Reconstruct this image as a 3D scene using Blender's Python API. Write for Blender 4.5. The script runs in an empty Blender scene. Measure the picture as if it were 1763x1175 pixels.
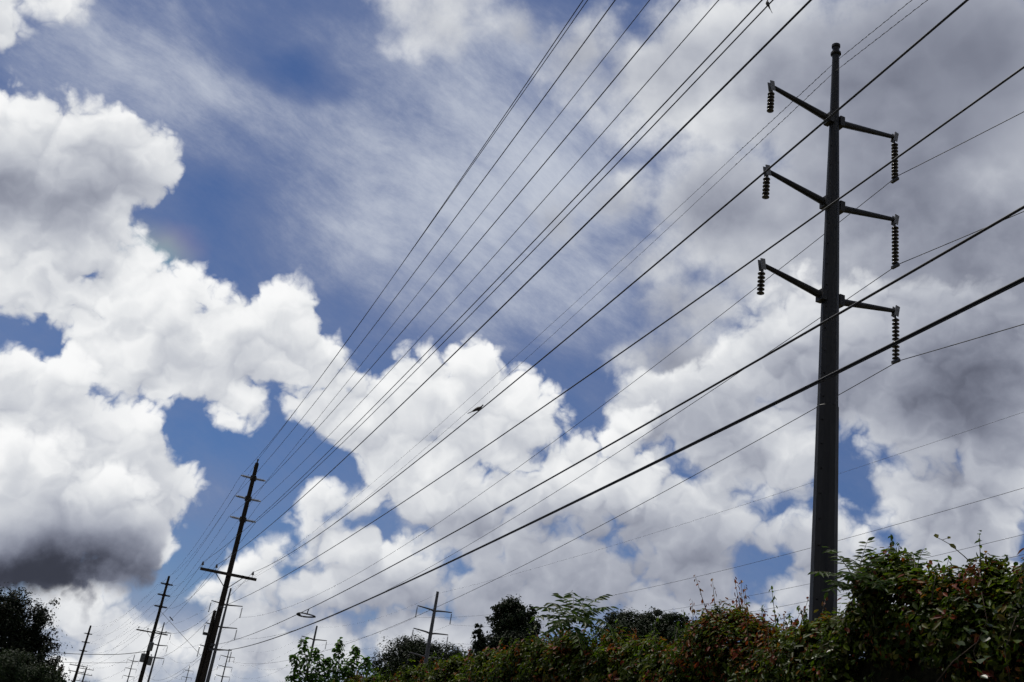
import bpy, math, random
import mathutils
from mathutils import Vector, Matrix
import numpy as np
C = bpy.context.scene
# ------------------------------------------------------------------ camera
PW, PH, FPX = 1763.0, 1175.0, 1714.0          # photograph size and focal length in its pixels (35 mm lens)
ZEN = (1520.0, -3452.0)                       # where all the plumb lines of the photograph meet
EYE = Vector((0.0, 0.0, 1.65))
def _frame():
    up = Vector((ZEN[0]-PW/2, -(ZEN[1]-PH/2), -FPX)).normalized()
    fw = Vector((0, 0, -1)); yy = (fw - up*fw.dot(up)).normalized(); xx = yy.cross(up)
    return Matrix((xx, yy, up))               # camera axes -> world axes
RC = _frame()
def ray(x, y):                                # photo pixel -> direction in the world
    return (RC @ Vector((x-PW/2, -(y-PH/2), -FPX))).normalized()
def at_dist(x, y, hd):                        # point on that ray at a horizontal distance
    d = ray(x, y); return EYE + d*(hd/math.hypot(d.x, d.y))
def at_z(x, y, z):
    d = ray(x, y); return EYE + d*((z-EYE.z)/d.z)
def proj(p):
    c = RC.transposed() @ (Vector(p)-EYE); return (PW/2 + FPX*c.x/-c.z, PH/2 - FPX*c.y/-c.z)
cam_d = bpy.data.cameras.new('camera'); cam = bpy.data.objects.new('camera', cam_d); C.collection.objects.link(cam)
cam_d.sensor_width = 36.0; cam_d.lens = 36.0*FPX/PW; cam_d.clip_start = 0.05; cam_d.clip_end = 5000
cam.matrix_world = Matrix.Translation(EYE) @ RC.to_4x4()
C.camera = cam
C.view_settings.view_transform = 'Standard'; C.view_settings.look = 'None'
C.view_settings.exposure = 0.0; C.view_settings.gamma = 1.0; C.view_settings.use_curve_mapping = False
# ------------------------------------------------------------------ sun
SUN_EL, SUN_AZ = math.radians(66), math.radians(-38)      # azimuth from +Y towards +X
sdir = Vector((math.sin(SUN_AZ)*math.cos(SUN_EL), math.cos(SUN_AZ)*math.cos(SUN_EL), math.sin(SUN_EL)))
sun_d = bpy.data.lights.new('sun', 'SUN'); sun_d.energy = 4.0; sun_d.angle = math.radians(0.6); sun_d.color = (1, .95, .87)
sun = bpy.data.objects.new('sun', sun_d); C.collection.objects.link(sun)
sun.rotation_euler = (-sdir).to_track_quat('-Z', 'Y').to_euler(); sun.location = (0, 0, 60)
# ------------------------------------------------------------------ sky with its clouds
wd = bpy.data.worlds.new('World'); C.world = wd; wd.use_nodes = True
wd.cycles.sampling_method = 'MANUAL'; wd.cycles.sample_map_resolution = 256
class NT:
    def __init__(s, nt): s.nt = nt; nt.nodes.clear()
    def put(s, sock, v):
        if isinstance(v, bpy.types.NodeSocket): s.nt.links.new(v, sock)
        elif v is not None:
            try: sock.default_value = v
            except (TypeError, ValueError): sock.default_value = (*v, 1.0)
    def m(s, op, a, b=None, c=None, clamp=False):
        n = s.nt.nodes.new('ShaderNodeMath'); n.operation = op; n.use_clamp = clamp
        for i, v in enumerate((a, b, c)): s.put(n.inputs[i], v)
        return n.outputs[0]
    def v(s, op, a, b=None, c=None, scale=None):
        n = s.nt.nodes.new('ShaderNodeVectorMath'); n.operation = op
        for i, v in enumerate((a, b, c)): s.put(n.inputs[i], v)
        if scale is not None: s.put(n.inputs['Scale'], scale)
        return n.outputs['Value' if op in ('DISTANCE', 'LENGTH', 'DOT_PRODUCT') else 'Vector']
    def noise(s, vec, scale, detail=6, rough=.55, dist=0.0, lac=2.0, col=False):
        n = s.nt.nodes.new('ShaderNodeTexNoise'); n.noise_dimensions = '3D'
        s.put(n.inputs['Vector'], vec); s.put(n.inputs['Scale'], scale); s.put(n.inputs['Detail'], detail)
        s.put(n.inputs['Roughness'], rough); s.put(n.inputs['Distortion'], dist); s.put(n.inputs['Lacunarity'], lac)
        return n.outputs['Color' if col else 0]
    def voro(s, vec, scale, detail=2, rough=.5, smooth=.6, lac=2.1):
        n = s.nt.nodes.new('ShaderNodeTexVoronoi'); n.feature = 'SMOOTH_F1'; n.normalize = True
        s.put(n.inputs['Vector'], vec); s.put(n.inputs['Scale'], scale); s.put(n.inputs['Detail'], detail)
        s.put(n.inputs['Roughness'], rough); s.put(n.inputs['Smoothness'], smooth); s.put(n.inputs['Lacunarity'], lac)
        return n.outputs['Distance']
    def ramp(s, x, a, b, lo=0.0, hi=1.0, smooth=True):
        n = s.nt.nodes.new('ShaderNodeMapRange'); n.interpolation_type = 'SMOOTHSTEP' if smooth else 'LINEAR'; n.clamp = True
        for i, v in enumerate((x, a, b, lo, hi)): s.put(n.inputs[i], v)
        return n.outputs[0]
    def mix(s, f, a, b):
        n = s.nt.nodes.new('ShaderNodeMix'); n.data_type = 'RGBA'
        s.put(n.inputs[0], f); s.put(n.inputs[6], a); s.put(n.inputs[7], b); return n.outputs[2]
    def comb(s, x, y, z):
        n = s.nt.nodes.new('ShaderNodeCombineXYZ'); s.put(n.inputs[0], x); s.put(n.inputs[1], y); s.put(n.inputs[2], z); return n.outputs[0]
w = NT(wd.node_tree)
tc = w.nt.nodes.new('ShaderNodeTexCoord'); dirv = w.v('NORMALIZE', tc.outputs['Generated'])
# sky directions are described in a frame turned towards this part of the sky: x right, y up, z away
AX = [RC.col[0].copy(), RC.col[1].copy(), -RC.col[2].copy()]
q0 = w.comb(*[w.v('DOT_PRODUCT', dirv, tuple(a)) for a in AX])
def sky_el(x, y, rx, ry):                     # ellipse in the photograph -> centre and inverse radii on the unit sphere
    a, b = (x-PW/2)/FPX, -(y-PH/2)/FPX; n = math.sqrt(1+a*a+b*b)
    sx = rx/FPX*math.sqrt(1+b*b)/n**2; sy = ry/FPX*math.sqrt(1+a*a)/n**2
    c = (a/n, b/n, 1/n); inv = (1/sx, 1/sy, 1/max(sx, sy)); return c, inv
def el_dist(q, e):
    c, inv = sky_el(*e[:4]); return w.v('LENGTH', w.v('MULTIPLY_ADD', q, inv, tuple(-c[i]*inv[i] for i in range(3))))
def field(q, blobs, sm=.18):                  # union of ellipses, in units of 100 photo pixels inside the edge
    r = None
    for e in blobs:
        R = min(e[2], e[3])/100
        t = w.m('MULTIPLY_ADD', el_dist(q, e), -R, R)
        r = t if r is None else w.m('SMOOTH_MAX', r, t, sm)
    return r
def paint(q, spots):                          # sum of soft bumps
    r = None
    for e in spots:
        t = w.ramp(el_dist(q, e), 1.15, 0.0, 0.0, e[4])
        r = t if r is None else w.m('ADD', r, t)
    return r
# -- the blue behind
nish = w.nt.nodes.new('ShaderNodeTexSky'); nish.sky_type = 'NISHITA'; nish.sun_disc = False
nish.sun_elevation = SUN_EL; nish.sun_rotation = SUN_AZ; nish.air_density = 1.0; nish.dust_density = .3; nish.ozone_density = 3.0
SKY_STRENGTH = .1
K = 1/SKY_STRENGTH
blue = w.v('MULTIPLY', nish.outputs[0], (.335, .43, .60))
# -- large slow warp shared by everything, so that no outline stays an ellipse
wn = w.noise(q0, 5.0, 2, .5, col=True)
wn2 = w.noise(q0, 24.0, 2, .55, col=True)
qw = w.v('MULTIPLY_ADD', w.v('SUBTRACT', wn, (.5, .5, .5)), (.06, .06, .06), q0)
qw = w.v('MULTIPLY_ADD', w.v('SUBTRACT', wn2, (.5, .5, .5)), (.022, .022, .022), qw)
# -- high thin veil, combed into streaks
st = w.nt.nodes.new('ShaderNodeMapping'); w.put(st.inputs[0], w.v('MULTIPLY_ADD', w.v('SUBTRACT', wn, (.5, .5, .5)), (.05, .05, .05), q0)); st.vector_type = 'TEXTURE'; st.inputs['Rotation'].default_value = (0, 0, math.radians(-34)); st.inputs['Scale'].default_value = (1/5, 1/13, 1/5)
s1 = w.noise(st.outputs[0], 1.6, 9, .72)
s2 = w.noise(q0, 5.5, 8, .66)
VEIL = [(400,250,520,360,.22),(850,330,440,330,.72),(620,430,280,240,.34),(790,40,260,140,.40),(250,130,420,240,.55),(1000,250,300,300,.35),(1000,560,340,190,.38),(60,540,140,60,.2),(340,860,140,60,.3),(120,1090,300,90,.8),(430,1110,350,110,.8),
        (520,115,100,52,-.62),(430,70,140,70,-.35),(330,350,110,60,-.22),(930,660,110,60,-.10),(330,760,160,70,-.3),(100,140,150,80,-.1)]
vl = w.m('ADD', paint(qw, VEIL), .24)
vl = w.m('MULTIPLY_ADD', w.m('SUBTRACT', s1, .5), .95, vl); vl = w.m('MULTIPLY_ADD', w.m('SUBTRACT', s2, .5), .95, vl)
va = w.ramp(vl, -.28, 1.25, 0, .95)
veil_col = w.mix(w.ramp(vl, .45, 1.5), tuple(K*c for c in (.19, .235, .385)), tuple(K*c for c in (.58, .62, .70)))
arc = w.ramp(el_dist(qw, (256,446,115,66)), 1.0, .1, 0, .7)
ac = w.v('DOT_PRODUCT', w.v('SUBTRACT', qw, sky_el(262,432,1,1)[0]), (.62, .78, 0))
arc_col = w.mix(w.ramp(ac, -.022, .004), tuple(K*c for c in (.15,.36,.46)), w.mix(w.ramp(ac, -.004, .022), tuple(K*c for c in (.34,.40,.40)), tuple(K*c for c in (.32,.26,.37))))
colr = w.mix(arc, w.mix(va, blue, veil_col), arc_col)
# -- pale murk towards the horizon, all the way round
dz = w.v('DOT_PRODUCT', dirv, (0, 0, 1))
hz = w.m('MULTIPLY_ADD', w.m('SUBTRACT', s2, .5), .9, w.ramp(dz, .14, .01, 0, 1.0))
colr = w.mix(w.ramp(hz, 0, 1, 0, .9), colr, tuple(K*c for c in (.40, .45, .55)))
# -- heaped clouds: height field = outline + billows; light comes from above, thick parts go grey
zp = w.m('MAXIMUM', w.m('ADD', w.v('DOT_PRODUCT', q0, (0, 0, 1)), 1.0), .25)
def flat(q): return w.v('SCALE', q, scale=w.m('DIVIDE', 2.0, zp))     # stereographic, so that cell noise can stay two-dimensional
def domes(q, n, s=16.0, a=.52, part=None):                            # rounded heads packed side by side, smaller ones riding on larger ones
    r = None; amp = 1.0; tot = 0
    for i in range(n):
        v = w.nt.nodes.new('ShaderNodeTexVoronoi'); v.voronoi_dimensions = '2D'; v.feature = 'F1'
        w.put(v.inputs['Vector'], w.v('ADD', q, (i*3.17, i*1.71, 0))); v.inputs['Scale'].default_value = s; v.inputs['Detail'].default_value = 0
        d = v.outputs['Distance']; x = w.m('MULTIPLY', d, d)
        r = w.m('MULTIPLY', x, -amp) if r is None else w.m('MULTIPLY_ADD', x, -amp, r)
        tot += amp*.2
        if i+1 == part: pr = r
        s *= 2.05; amp *= a
    return (r, pr) if part else r              # 0 on a head, about -1 in a crease, mean about -.4
wn3 = w.noise(q0, 60.0, 3, .6, col=True)
qb = w.v('MULTIPLY_ADD', w.v('SUBTRACT', wn2, (.5, .5, .5)), (.045, .045, .045), q0)
qb = w.v('MULTIPLY_ADD', w.v('SUBTRACT', wn3, (.5, .5, .5)), (.014, .014, .014), qb)
UP = (-.22, 1.0, 0)
b0, b0s = domes(flat(qb), 4, part=2)
b1 = domes(flat(w.v('ADD', qb, tuple(.007*u for u in UP))), 4)
b2 = domes(flat(w.v('ADD', qb, tuple(.020*u for u in UP))), 2)
f0 = w.m('SUBTRACT', w.noise(q0, 16, 7, .6), .5)
dB = w.m('MULTIPLY_ADD', w.m('ADD', b0s, .33), .10, w.m('MULTIPLY', w.m('SUBTRACT', b0, b1), .20))
dB = w.m('MULTIPLY_ADD', w.m('SUBTRACT', b0s, b2), .20, dB)
dB = w.m('MULTIPLY_ADD', f0, .16, dB)
dBs = w.m('MULTIPLY_ADD', f0, .46, w.m('MULTIPLY', w.m('SUBTRACT', b0s, b2), .10))
big = w.m('SUBTRACT', w.noise(q0, 4.2, 4, .5), .5)
rough_sh = w.m('MULTIPLY_ADD', f0, .9, w.m('MULTIPLY_ADD', big, .7, 1.0))
def heap(cols, blobs, holes, shade, soft=.30, cover=None, bright=.80, amax=1.0, amp=.6, d=None, fz=.8, lift=.24, gl=.25, core=(.16, -.20), lo=.05, vb=.5, pw=1.3):
    L = field(qw, blobs)
    if cover is not None: L = w.m('MAXIMUM', L, cover)
    for h in holes:
        R = min(h[2], h[3])/100
        L = w.m('SMOOTH_MIN', L, w.m('MULTIPLY_ADD', el_dist(qw, h), R, -R), .12)
    L = w.m('MINIMUM', L, 2.2)
    D = w.m('MULTIPLY_ADD', b0, amp, w.m('ADD', L, lift)); D = w.m('MULTIPLY_ADD', f0, fz, D)
    al = w.m('MULTIPLY', w.ramp(D, -.06, soft, 0, 1), amax)
    br = w.m('ADD', d if d is not None else dB, w.ramp(D, .05, 1.6, bright+core[0], bright+core[1]))
    if gl:
        Lu = w.m('MINIMUM', field(w.v('ADD', qw, tuple(.026*u for u in UP)), blobs), 2.2)
        br = w.m('MULTIPLY_ADD', w.m('SUBTRACT', L, Lu), gl, br)
    br = w.m('MULTIPLY_ADD', big, vb, br)
    br = w.m('SMOOTH_MIN', br, .97, .16)
    br = w.m('POWER', w.m('MAXIMUM', br, .02), pw)
    if shade: br = w.m('MULTIPLY', br, w.m('MULTIPLY_ADD', paint(qw, shade), rough_sh, 1.0))
    br = w.m('SMOOTH_MAX', br, lo, .05)
    g = w.m('SUBTRACT', 1.0, br)               # grey parts lean to violet-blue, bright parts to white
    cc = w.v('SCALE', w.comb(w.m('MULTIPLY_ADD', g, -.15, 1.0), w.m('MULTIPLY_ADD', g, -.06, 1.0), w.m('MULTIPLY_ADD', w.m('MULTIPLY', g, g), .36, 1.0)), scale=w.m('MULTIPLY', br, K))
    return w.mix(al, cols, cc)
off = w.v('DISTANCE', dirv, tuple(ray(881, 587)))
cover = w.m('ADD', w.m('MULTIPLY', w.m('SUBTRACT', w.noise(dirv, 2.6, 2, .5), .44), 9.0), w.ramp(off, .53, .66, -9.0, 0.0))
BACK = [(700,20,60,60),(770,50,130,80),(800,20,110,70),(900,60,120,60),(1010,90,110,80),(1150,150,150,130),(1080,330,120,70),(960,370,80,60),(1110,440,120,60),
        (1300,120,260,180),(1560,180,300,260),(1250,350,170,150),(1480,420,300,220),(1700,400,200,300),(1200,530,130,90),(1180,640,150,110)]
BSH = [(1620,250,460,420,-.18),(1650,120,380,260,-.36),(1690,620,260,240,-.2),(1150,200,170,140,.20),(1180,400,160,100,.17),(1640,340,220,70,.12),(850,60,150,60,.10)]
colr = heap(colr, BACK, [], BSH, soft=.75, cover=cover, bright=.63, gl=0, core=(.08, -.10), d=dBs, amp=.35, lift=.12, fz=1.3, vb=1.1, pw=1.3)
LOW = [(0,0,125,80),(85,0,62,36),(1120,720,110,80),(1260,740,200,120),(1420,620,200,150),(1620,650,220,160),(1100,860,200,80),(940,870,110,70),(1200,900,220,90),
        (1390,900,90,80),(1660,800,170,170),(1620,960,200,100),(800,900,180,90),(1060,970,260,80),(1440,1000,200,90),(1620,1080,220,90),(900,1010,300,70),(640,1000,200,70),(560,920,90,60),(480,980,100,70),(420,1060,160,60),(280,1090,140,50),(90,1060,120,30),(180,1080,70,50),(120,1035,140,44),(560,860,50,40),(630,935,120,60),(720,960,100,50),(620,860,80,50),(1240,1010,200,80),(1070,920,130,60),(1180,960,140,60),(520,1110,220,60),(740,1090,220,70),(330,1010,80,50),(390,960,50,44),(150,1150,200,40)]
LHOLES = [(1478,785,38,14),(1484,878,40,15),(1545,918,22,12),(1262,965,14,18),(1330,868,34,18),(1060,800,36,14),(500,935,20,24),(600,790,110,40)]
LSH = [(1700,610,320,260,-.60),(1430,560,260,100,-.06),(1080,985,520,150,-.42),(700,1040,320,80,-.26),(1620,800,120,90,.12),(1300,800,140,70,.10),(250,1060,200,60,-.16),(40,10,100,60,.15)]
colr = heap(colr, LOW, LHOLES, LSH, soft=.30, bright=.60, gl=.22, fz=.7)
MID = [(90,235,140,90),(0,270,130,125),(190,290,100,85),(100,350,165,90),(110,290,130,110),(95,440,140,90),(370,640,120,60),(25,420,120,60),(140,440,80,60),
       (190,500,110,70),(90,480,130,60),(20,470,90,60),(175,570,60,60),(300,570,140,90),(440,580,130,90),(480,505,62,50),(350,520,70,40),(520,570,72,80),(310,670,90,50),(230,620,80,80),(420,670,70,50),(395,735,24,12),
       (560,660,80,60),(640,700,130,80),(700,760,110,70),(740,660,70,60),(812,632,56,50),(780,720,120,80),(880,700,60,70),(930,730,70,50),(850,780,120,60),(700,830,80,60),(560,690,90,40),
       (1080,760,50,60),(1040,830,110,60),(980,800,60,40)]
MHOLES = [(505,655,18,10),(830,830,40,24)]
MSH = [(90,340,180,100,-.36),(440,600,120,60,-.08),(300,640,130,70,-.05),(850,740,90,50,-.08),(700,780,110,40,-.06)]
colr = heap(colr, MID, MHOLES, MSH, soft=.18, bright=.67, gl=.32, fz=.6)
FRONT = [(8,655,66,66),(110,655,66,66),(60,720,130,90),(228,775,72,64),(130,800,120,100),(90,860,200,100),(262,850,62,90),(285,930,50,60)]
FSH = [(250,860,120,110,-.20),(120,720,140,60,-.12)]
colr = heap(colr, FRONT, [], FSH, soft=.17, bright=.64, gl=.30, fz=.55)
FORE = [(0,800,90,80),(70,830,110,90),(150,880,110,90),(215,930,90,80),(60,930,220,100),(255,975,70,46),(300,985,36,30),(150,985,190,56),(30,985,220,62),(-60,940,220,110)]
RSH = [(30,1000,600,150,-.62),(60,1000,420,110,-.16),(-40,980,300,130,-.14),(250,950,90,60,-.10)]
colr = heap(colr, FORE, [(110,1125,460,92)], RSH, soft=.36, bright=.66, gl=.34)
bg = w.nt.nodes.new('ShaderNodeBackground'); w.put(bg.inputs[0], colr); bg.inputs[1].default_value = SKY_STRENGTH
ow = w.nt.nodes.new('ShaderNodeOutputWorld'); w.nt.links.new(bg.outputs[0], ow.inputs[0])
C.cycles.use_adaptive_sampling = True; C.cycles.adaptive_threshold = .02; C.cycles.adaptive_min_samples = 10
C.cycles.max_bounces = 6; C.cycles.diffuse_bounces = 3; C.cycles.glossy_bounces = 2; C.cycles.transmission_bounces = 4
C.cycles.sample_clamp_indirect = 4.0
rng = np.random.default_rng(7); random.seed(7)
col = C.collection
# the road and all the overhead lines run along R_; N_ points across the road to the right
_a = math.radians(-18.9)
R_ = Vector((math.sin(_a), math.cos(_a), 0)); N_ = Vector((math.cos(_a), -math.sin(_a), 0)); UP_ = Vector((0, 0, 1))
def G(s, t, z=0.0): return R_*s + N_*t + UP_*z          # along the road, across it, up
def on_cross(x, y, s):                                   # photo pixel -> the upright plane across the road at s
    d = ray(x, y); return EYE + d*((s-EYE.dot(R_))/d.dot(R_))
def on_along(x, y, t):                                   # photo pixel -> the upright plane along the road at t
    d = ray(x, y); return EYE + d*((t-EYE.dot(N_))/d.dot(N_))
ROT = math.atan2(N_.y, N_.x)                             # turns local x across the road, local y along it
# ------------------------------------------------------------------ mesh helpers
class MB:
    def __init__(s): s.v = []; s.f = []
    def add(s, vs, fs):
        o = len(s.v); s.v += [tuple(p) for p in vs]; s.f += [tuple(i+o for i in f) for f in fs]; return s
    def box(s, c, h, M=None):
        vs = [Vector((c[0]+sx*h[0], c[1]+sy*h[1], c[2]+sz*h[2])) for sz in (-1, 1) for sx, sy in ((-1,-1),(1,-1),(1,1),(-1,1))]
        if M: vs = [M @ p for p in vs]
        return s.add(vs, [(3,2,1,0),(4,5,6,7),(0,1,5,4),(1,2,6,5),(2,3,7,6),(3,0,4,7)])
    def tube(s, pts, rad, n=8, caps=True, twist=0.0):
        pts = [Vector(p) for p in pts]; m = len(pts); rad = rad if hasattr(rad, '__len__') else [rad]*m
        ref = Vector((0, 0, 1)); vs = []; fs = []
        t0 = (pts[-1]-pts[0]).normalized() if (pts[-1]-pts[0]).length > 1e-9 else Vector((0,0,1))
        if abs(t0.z) > .9: ref = Vector((1, 0, 0))
        for i, p in enumerate(pts):
            t = (pts[min(i+1, m-1)]-pts[max(i-1, 0)]).normalized()
            a = t.cross(ref); a = a.normalized() if a.length > 1e-6 else Vector((1,0,0)); b = t.cross(a)
            for k in range(n):
                th = 2*math.pi*k/n + twist; vs.append(p + (a*math.cos(th) + b*math.sin(th))*rad[i])
        for i in range(m-1):
            for k in range(n): fs.append((i*n+k, i*n+(k+1) % n, (i+1)*n+(k+1) % n, (i+1)*n+k))
        if caps: fs += [tuple(reversed(range(n))), tuple(range((m-1)*n, m*n))]
        return s.add(vs, fs)
    def lathe(s, prof, n=12, M=None, ph=0.0):            # prof: (radius, height) from bottom to top
        vs = []; fs = []; m = len(prof)
        for r, z in prof:
            for k in range(n):
                p = Vector((r*math.cos(2*math.pi*k/n+ph), r*math.sin(2*math.pi*k/n+ph), z)); vs.append(M @ p if M else p)
        for i in range(m-1):
            for k in range(n): fs.append((i*n+k, i*n+(k+1) % n, (i+1)*n+(k+1) % n, (i+1)*n+k))
        fs += [tuple(reversed(range(n))), tuple(range((m-1)*n, m*n))]
        return s.add(vs, fs)
    def mesh(s, name, mat, smooth=False):
        me = bpy.data.meshes.new(name); me.from_pydata(s.v, [], s.f); me.validate()
        if smooth: me.polygons.foreach_set('use_smooth', [True]*len(me.polygons))
        if mat: me.materials.append(mat)
        return me
    def build(s, name, mat, parent=None, smooth=False, loc=None):
        return put(name, s.mesh(name, mat, smooth), parent, loc)
def put(name, me, parent=None, loc=None):
    o = bpy.data.objects.new(name, me); col.objects.link(o)
    if parent: o.parent = parent
    if loc is not None: o.location = loc
    return o
def tag(o, label=None, cat=None, group=None, kind=None):
    if label: o['label'] = label
    if cat: o['category'] = cat
    if group: o['group'] = group
    if kind: o['kind'] = kind
    return o
def empty(name, loc, rz=0.0):
    o = bpy.data.objects.new(name, None); col.objects.link(o); o.location = loc; o.rotation_euler.z = rz; o.empty_display_size = .3; return o
# ------------------------------------------------------------------ materials
def mat(name, base, rough=.7, metal=0.0, var=.25, scale=6.0, stretch=(1,1,1), bump=.0, spec=.3, c2=None):
    m = bpy.data.materials.new(name); m.use_nodes = True; n = NT(m.node_tree)
    t = n.nt.nodes.new('ShaderNodeTexCoord'); mp = n.nt.nodes.new('ShaderNodeMapping'); n.put(mp.inputs[0], t.outputs['Object']); mp.inputs['Scale'].default_value = stretch
    x = n.noise(mp.outputs[0], scale, 6, .6)
    c2 = c2 or tuple(min(1, c*(1+var)) for c in base); c1 = tuple(c*(1-var) for c in base)
    cc = n.mix(n.ramp(x, .3, .7), (*c1, 1), (*c2, 1))
    p = n.nt.nodes.new('ShaderNodeBsdfPrincipled'); n.put(p.inputs['Base Color'], cc)
    n.put(p.inputs['Roughness'], n.ramp(x, .3, .7, max(rough-.1, .05), min(rough+.1, 1))); p.inputs['Metallic'].default_value = metal; p.inputs['Specular IOR Level'].default_value = spec
    if bump:
        b = n.nt.nodes.new('ShaderNodeBump'); b.inputs['Strength'].default_value = bump; b.inputs['Distance'].default_value = .02
        n.put(b.inputs['Height'], n.noise(mp.outputs[0], scale*4, 5, .6)); n.put(p.inputs['Normal'], b.outputs[0])
    o = n.nt.nodes.new('ShaderNodeOutputMaterial'); n.nt.links.new(p.outputs[0], o.inputs[0]); return m
def leaf_mat(name, rough=.42, trans=.35, spec=.5, gain=1.0):
    m = bpy.data.materials.new(name); m.use_nodes = True; n = NT(m.node_tree)
    a = n.nt.nodes.new('ShaderNodeAttribute'); a.attribute_name = 'leaf_tint'
    t = n.nt.nodes.new('ShaderNodeTexCoord'); x = n.noise(t.outputs['Object'], 30.0, 3, .6)
    cc = n.v('SCALE', a.outputs['Color'], scale=n.ramp(x, .25, .75, .75*gain, 1.25*gain))
    p = n.nt.nodes.new('ShaderNodeBsdfPrincipled'); n.put(p.inputs['Base Color'], cc); p.inputs['Roughness'].default_value = rough; p.inputs['Specular IOR Level'].default_value = spec
    tr = n.nt.nodes.new('ShaderNodeBsdfTranslucent'); n.put(tr.inputs[0], n.v('MULTIPLY', cc, (1.3, 1.5, .6)))
    mx = n.nt.nodes.new('ShaderNodeMixShader'); mx.inputs[0].default_value = trans; n.nt.links.new(p.outputs[0], mx.inputs[1]); n.nt.links.new(tr.outputs[0], mx.inputs[2])
    o = n.nt.nodes.new('ShaderNodeOutputMaterial'); n.nt.links.new(mx.outputs[0], o.inputs[0]); return m
M_steel = mat('weathered_dark_steel', (.0105, .0103, .0105), .45, 0, .5, 3.0, (1, 1, .12), .15, .18)
M_galv = mat('dull_galvanised_steel', (.042, .043, .047), .55, 0, .25, 5.0, (1, 1, .2), .1, .35)
M_plate = mat('bright_galvanised_plate', (.10, .10, .103), .5, 0, .2, 14.0)
M_wood = mat('creosoted_wood', (.015, .0115, .009), .85, 0, .45, 9.0, (1, 1, .06), .5, .15)
M_arm = mat('weathered_crossarm_wood', (.035, .028, .022), .85, 0, .4, 9.0, (.08, 1, 1), .5, .15)
M_glass = mat('dark_porcelain', (.020, .016, .015), .25, 0, .2, 10.0, spec=.5)
M_poly = mat('grey_polymer', (.26, .26, .26), .5, 0, .15, 10.0)
M_iron = mat('black_iron', (.018, .018, .019), .6, 0, .2, 10.0)
M_wire = mat('aged_conductor', (.022, .023, .025), .6, 0, .2, 3.0, spec=.2)
M_cable = mat('black_cable_jacket', (.010, .010, .011), .55, 0, .2, 3.0, spec=.25)
M_can = mat('grey_painted_can', (.09, .095, .10), .5, 0, .2, 8.0)
M_bark = mat('bark', (.045, .034, .025), .9, 0, .4, 12.0, (1, 1, .2), .6, .1)
M_twig = mat('green_brown_stem', (.055, .05, .025), .7, 0, .4, 20.0)
M_asph = mat('asphalt', (.050, .050, .052), .9, 0, .3, 40.0, bump=.4)
M_conc = mat('concrete', (.30, .29, .27), .85, 0, .2, 18.0, bump=.3)
M_paint = mat('road_paint', (.62, .60, .55), .7, 0, .2, 25.0)
M_dirt = mat('dry_grass_and_soil', (.085, .075, .040), .95, 0, .5, 8.0, bump=.6)
M_leaf = leaf_mat('glossy_leaf', .42, .42, .06); M_leaf_thin = leaf_mat('thin_leaf', .45, .45, .15); M_leaf_wax = leaf_mat('waxy_leaf', .36, .2, .25); M_leaf_far = leaf_mat('dark_far_leaf', .65, .15, .1)
# ------------------------------------------------------------------ the setting
def sheet(name, s0, s1, t0, t1, z, m, seg=1):
    b = MB(); vs = []; fs = []
    for i in range(seg+1):
        s = s0+(s1-s0)*i/seg; vs += [G(s, t0, z), G(s, t1, z)]
    for i in range(seg): fs.append((2*i, 2*i+1, 2*i+3, 2*i+2))
    return tag(b.add(vs, fs).build(name, m), kind='structure')
tag(MB().add([(-2500,-2500,0),(2500,-2500,0),(2500,2500,0),(-2500,2500,0)], [(0,1,2,3)]).build('ground', M_dirt), kind='structure')
sheet('road', -60, 420, -7.2, 3.3, .004, M_asph, 40)
kb = MB()
for t0, t1 in ((3.3, 3.48), (-7.38, -7.2)):
    vs = [G(-60,t0,0),G(-60,t1,0),G(-60,t1,.13),G(-60,t0,.13),G(420,t0,0),G(420,t1,0),G(420,t1,.13),G(420,t0,.13)]
    kb = MB().add(vs, [(0,1,2,3),(7,6,5,4),(0,4,5,1),(1,5,6,2),(2,6,7,3),(3,7,4,0)]); tag(kb.build('kerb', M_conc), kind='structure')
pv = MB(); tag(pv.add([G(-60,3.482,.126),G(-60,4.9,.126),G(420,4.9,.126),G(420,3.482,.126)], [(0,1,2,3)]).build('pavement', M_conc), kind='structure')
ln = MB()
for i in range(40):
    s = -50+i*11; ln.add([G(s,-2.03,.008),G(s,-1.92,.008),G(s+3.2,-1.92,.008),G(s+3.2,-2.03,.008)], [(0,1,2,3)])
tag(ln.build('lane_marking', M_paint), kind='structure')
# ------------------------------------------------------------------ steel transmission poles
def string(parent, x, ztop, nd, pitch=.146, rad=.127, clamp=True, detail=True):
    """a hanging chain of discs; its origin is the arm tip"""
    L = nd*pitch
    b = MB().tube([(0,0,.03),(0,0,-.16)], .018, 6).tube([(0,0,-.10),(0,0,-.17-L)], .022, 6)
    if clamp: b.box((0,0,-.22-L), (.05,.17,.05)).box((0,0,-.16-L), (.03,.03,.06))
    st = b.build('insulator_string', M_iron, parent, loc=(x, 0, ztop))
    if detail:
        me = disc_mesh(rad)
        for k in range(nd): put('insulator_disc', me, st, (0, 0, -.17-k*pitch))
    else:
        d = MB()
        for k in range(nd):
            z = -.17-k*pitch; d.lathe([(.03,z-pitch*.8),(rad,z-pitch*.62),(rad*.9,z-pitch*.4),(.04,z-.01)], 8)
        d.build('insulator_discs', M_glass, st)
    return -.22-L
_dm = {}
def disc_mesh(rad):
    if rad not in _dm:
        _dm[rad] = MB().lathe([(.02,-.125),(.05,-.115),(rad*.75,-.105),(rad,-.098),(rad*.99,-.078),(rad*.80,-.055),(.062,-.035),(.048,-.02),(.045,-.002),(.02,0)], 14).mesh('insulator_disc', M_glass, True)
    return _dm[rad]
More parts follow.
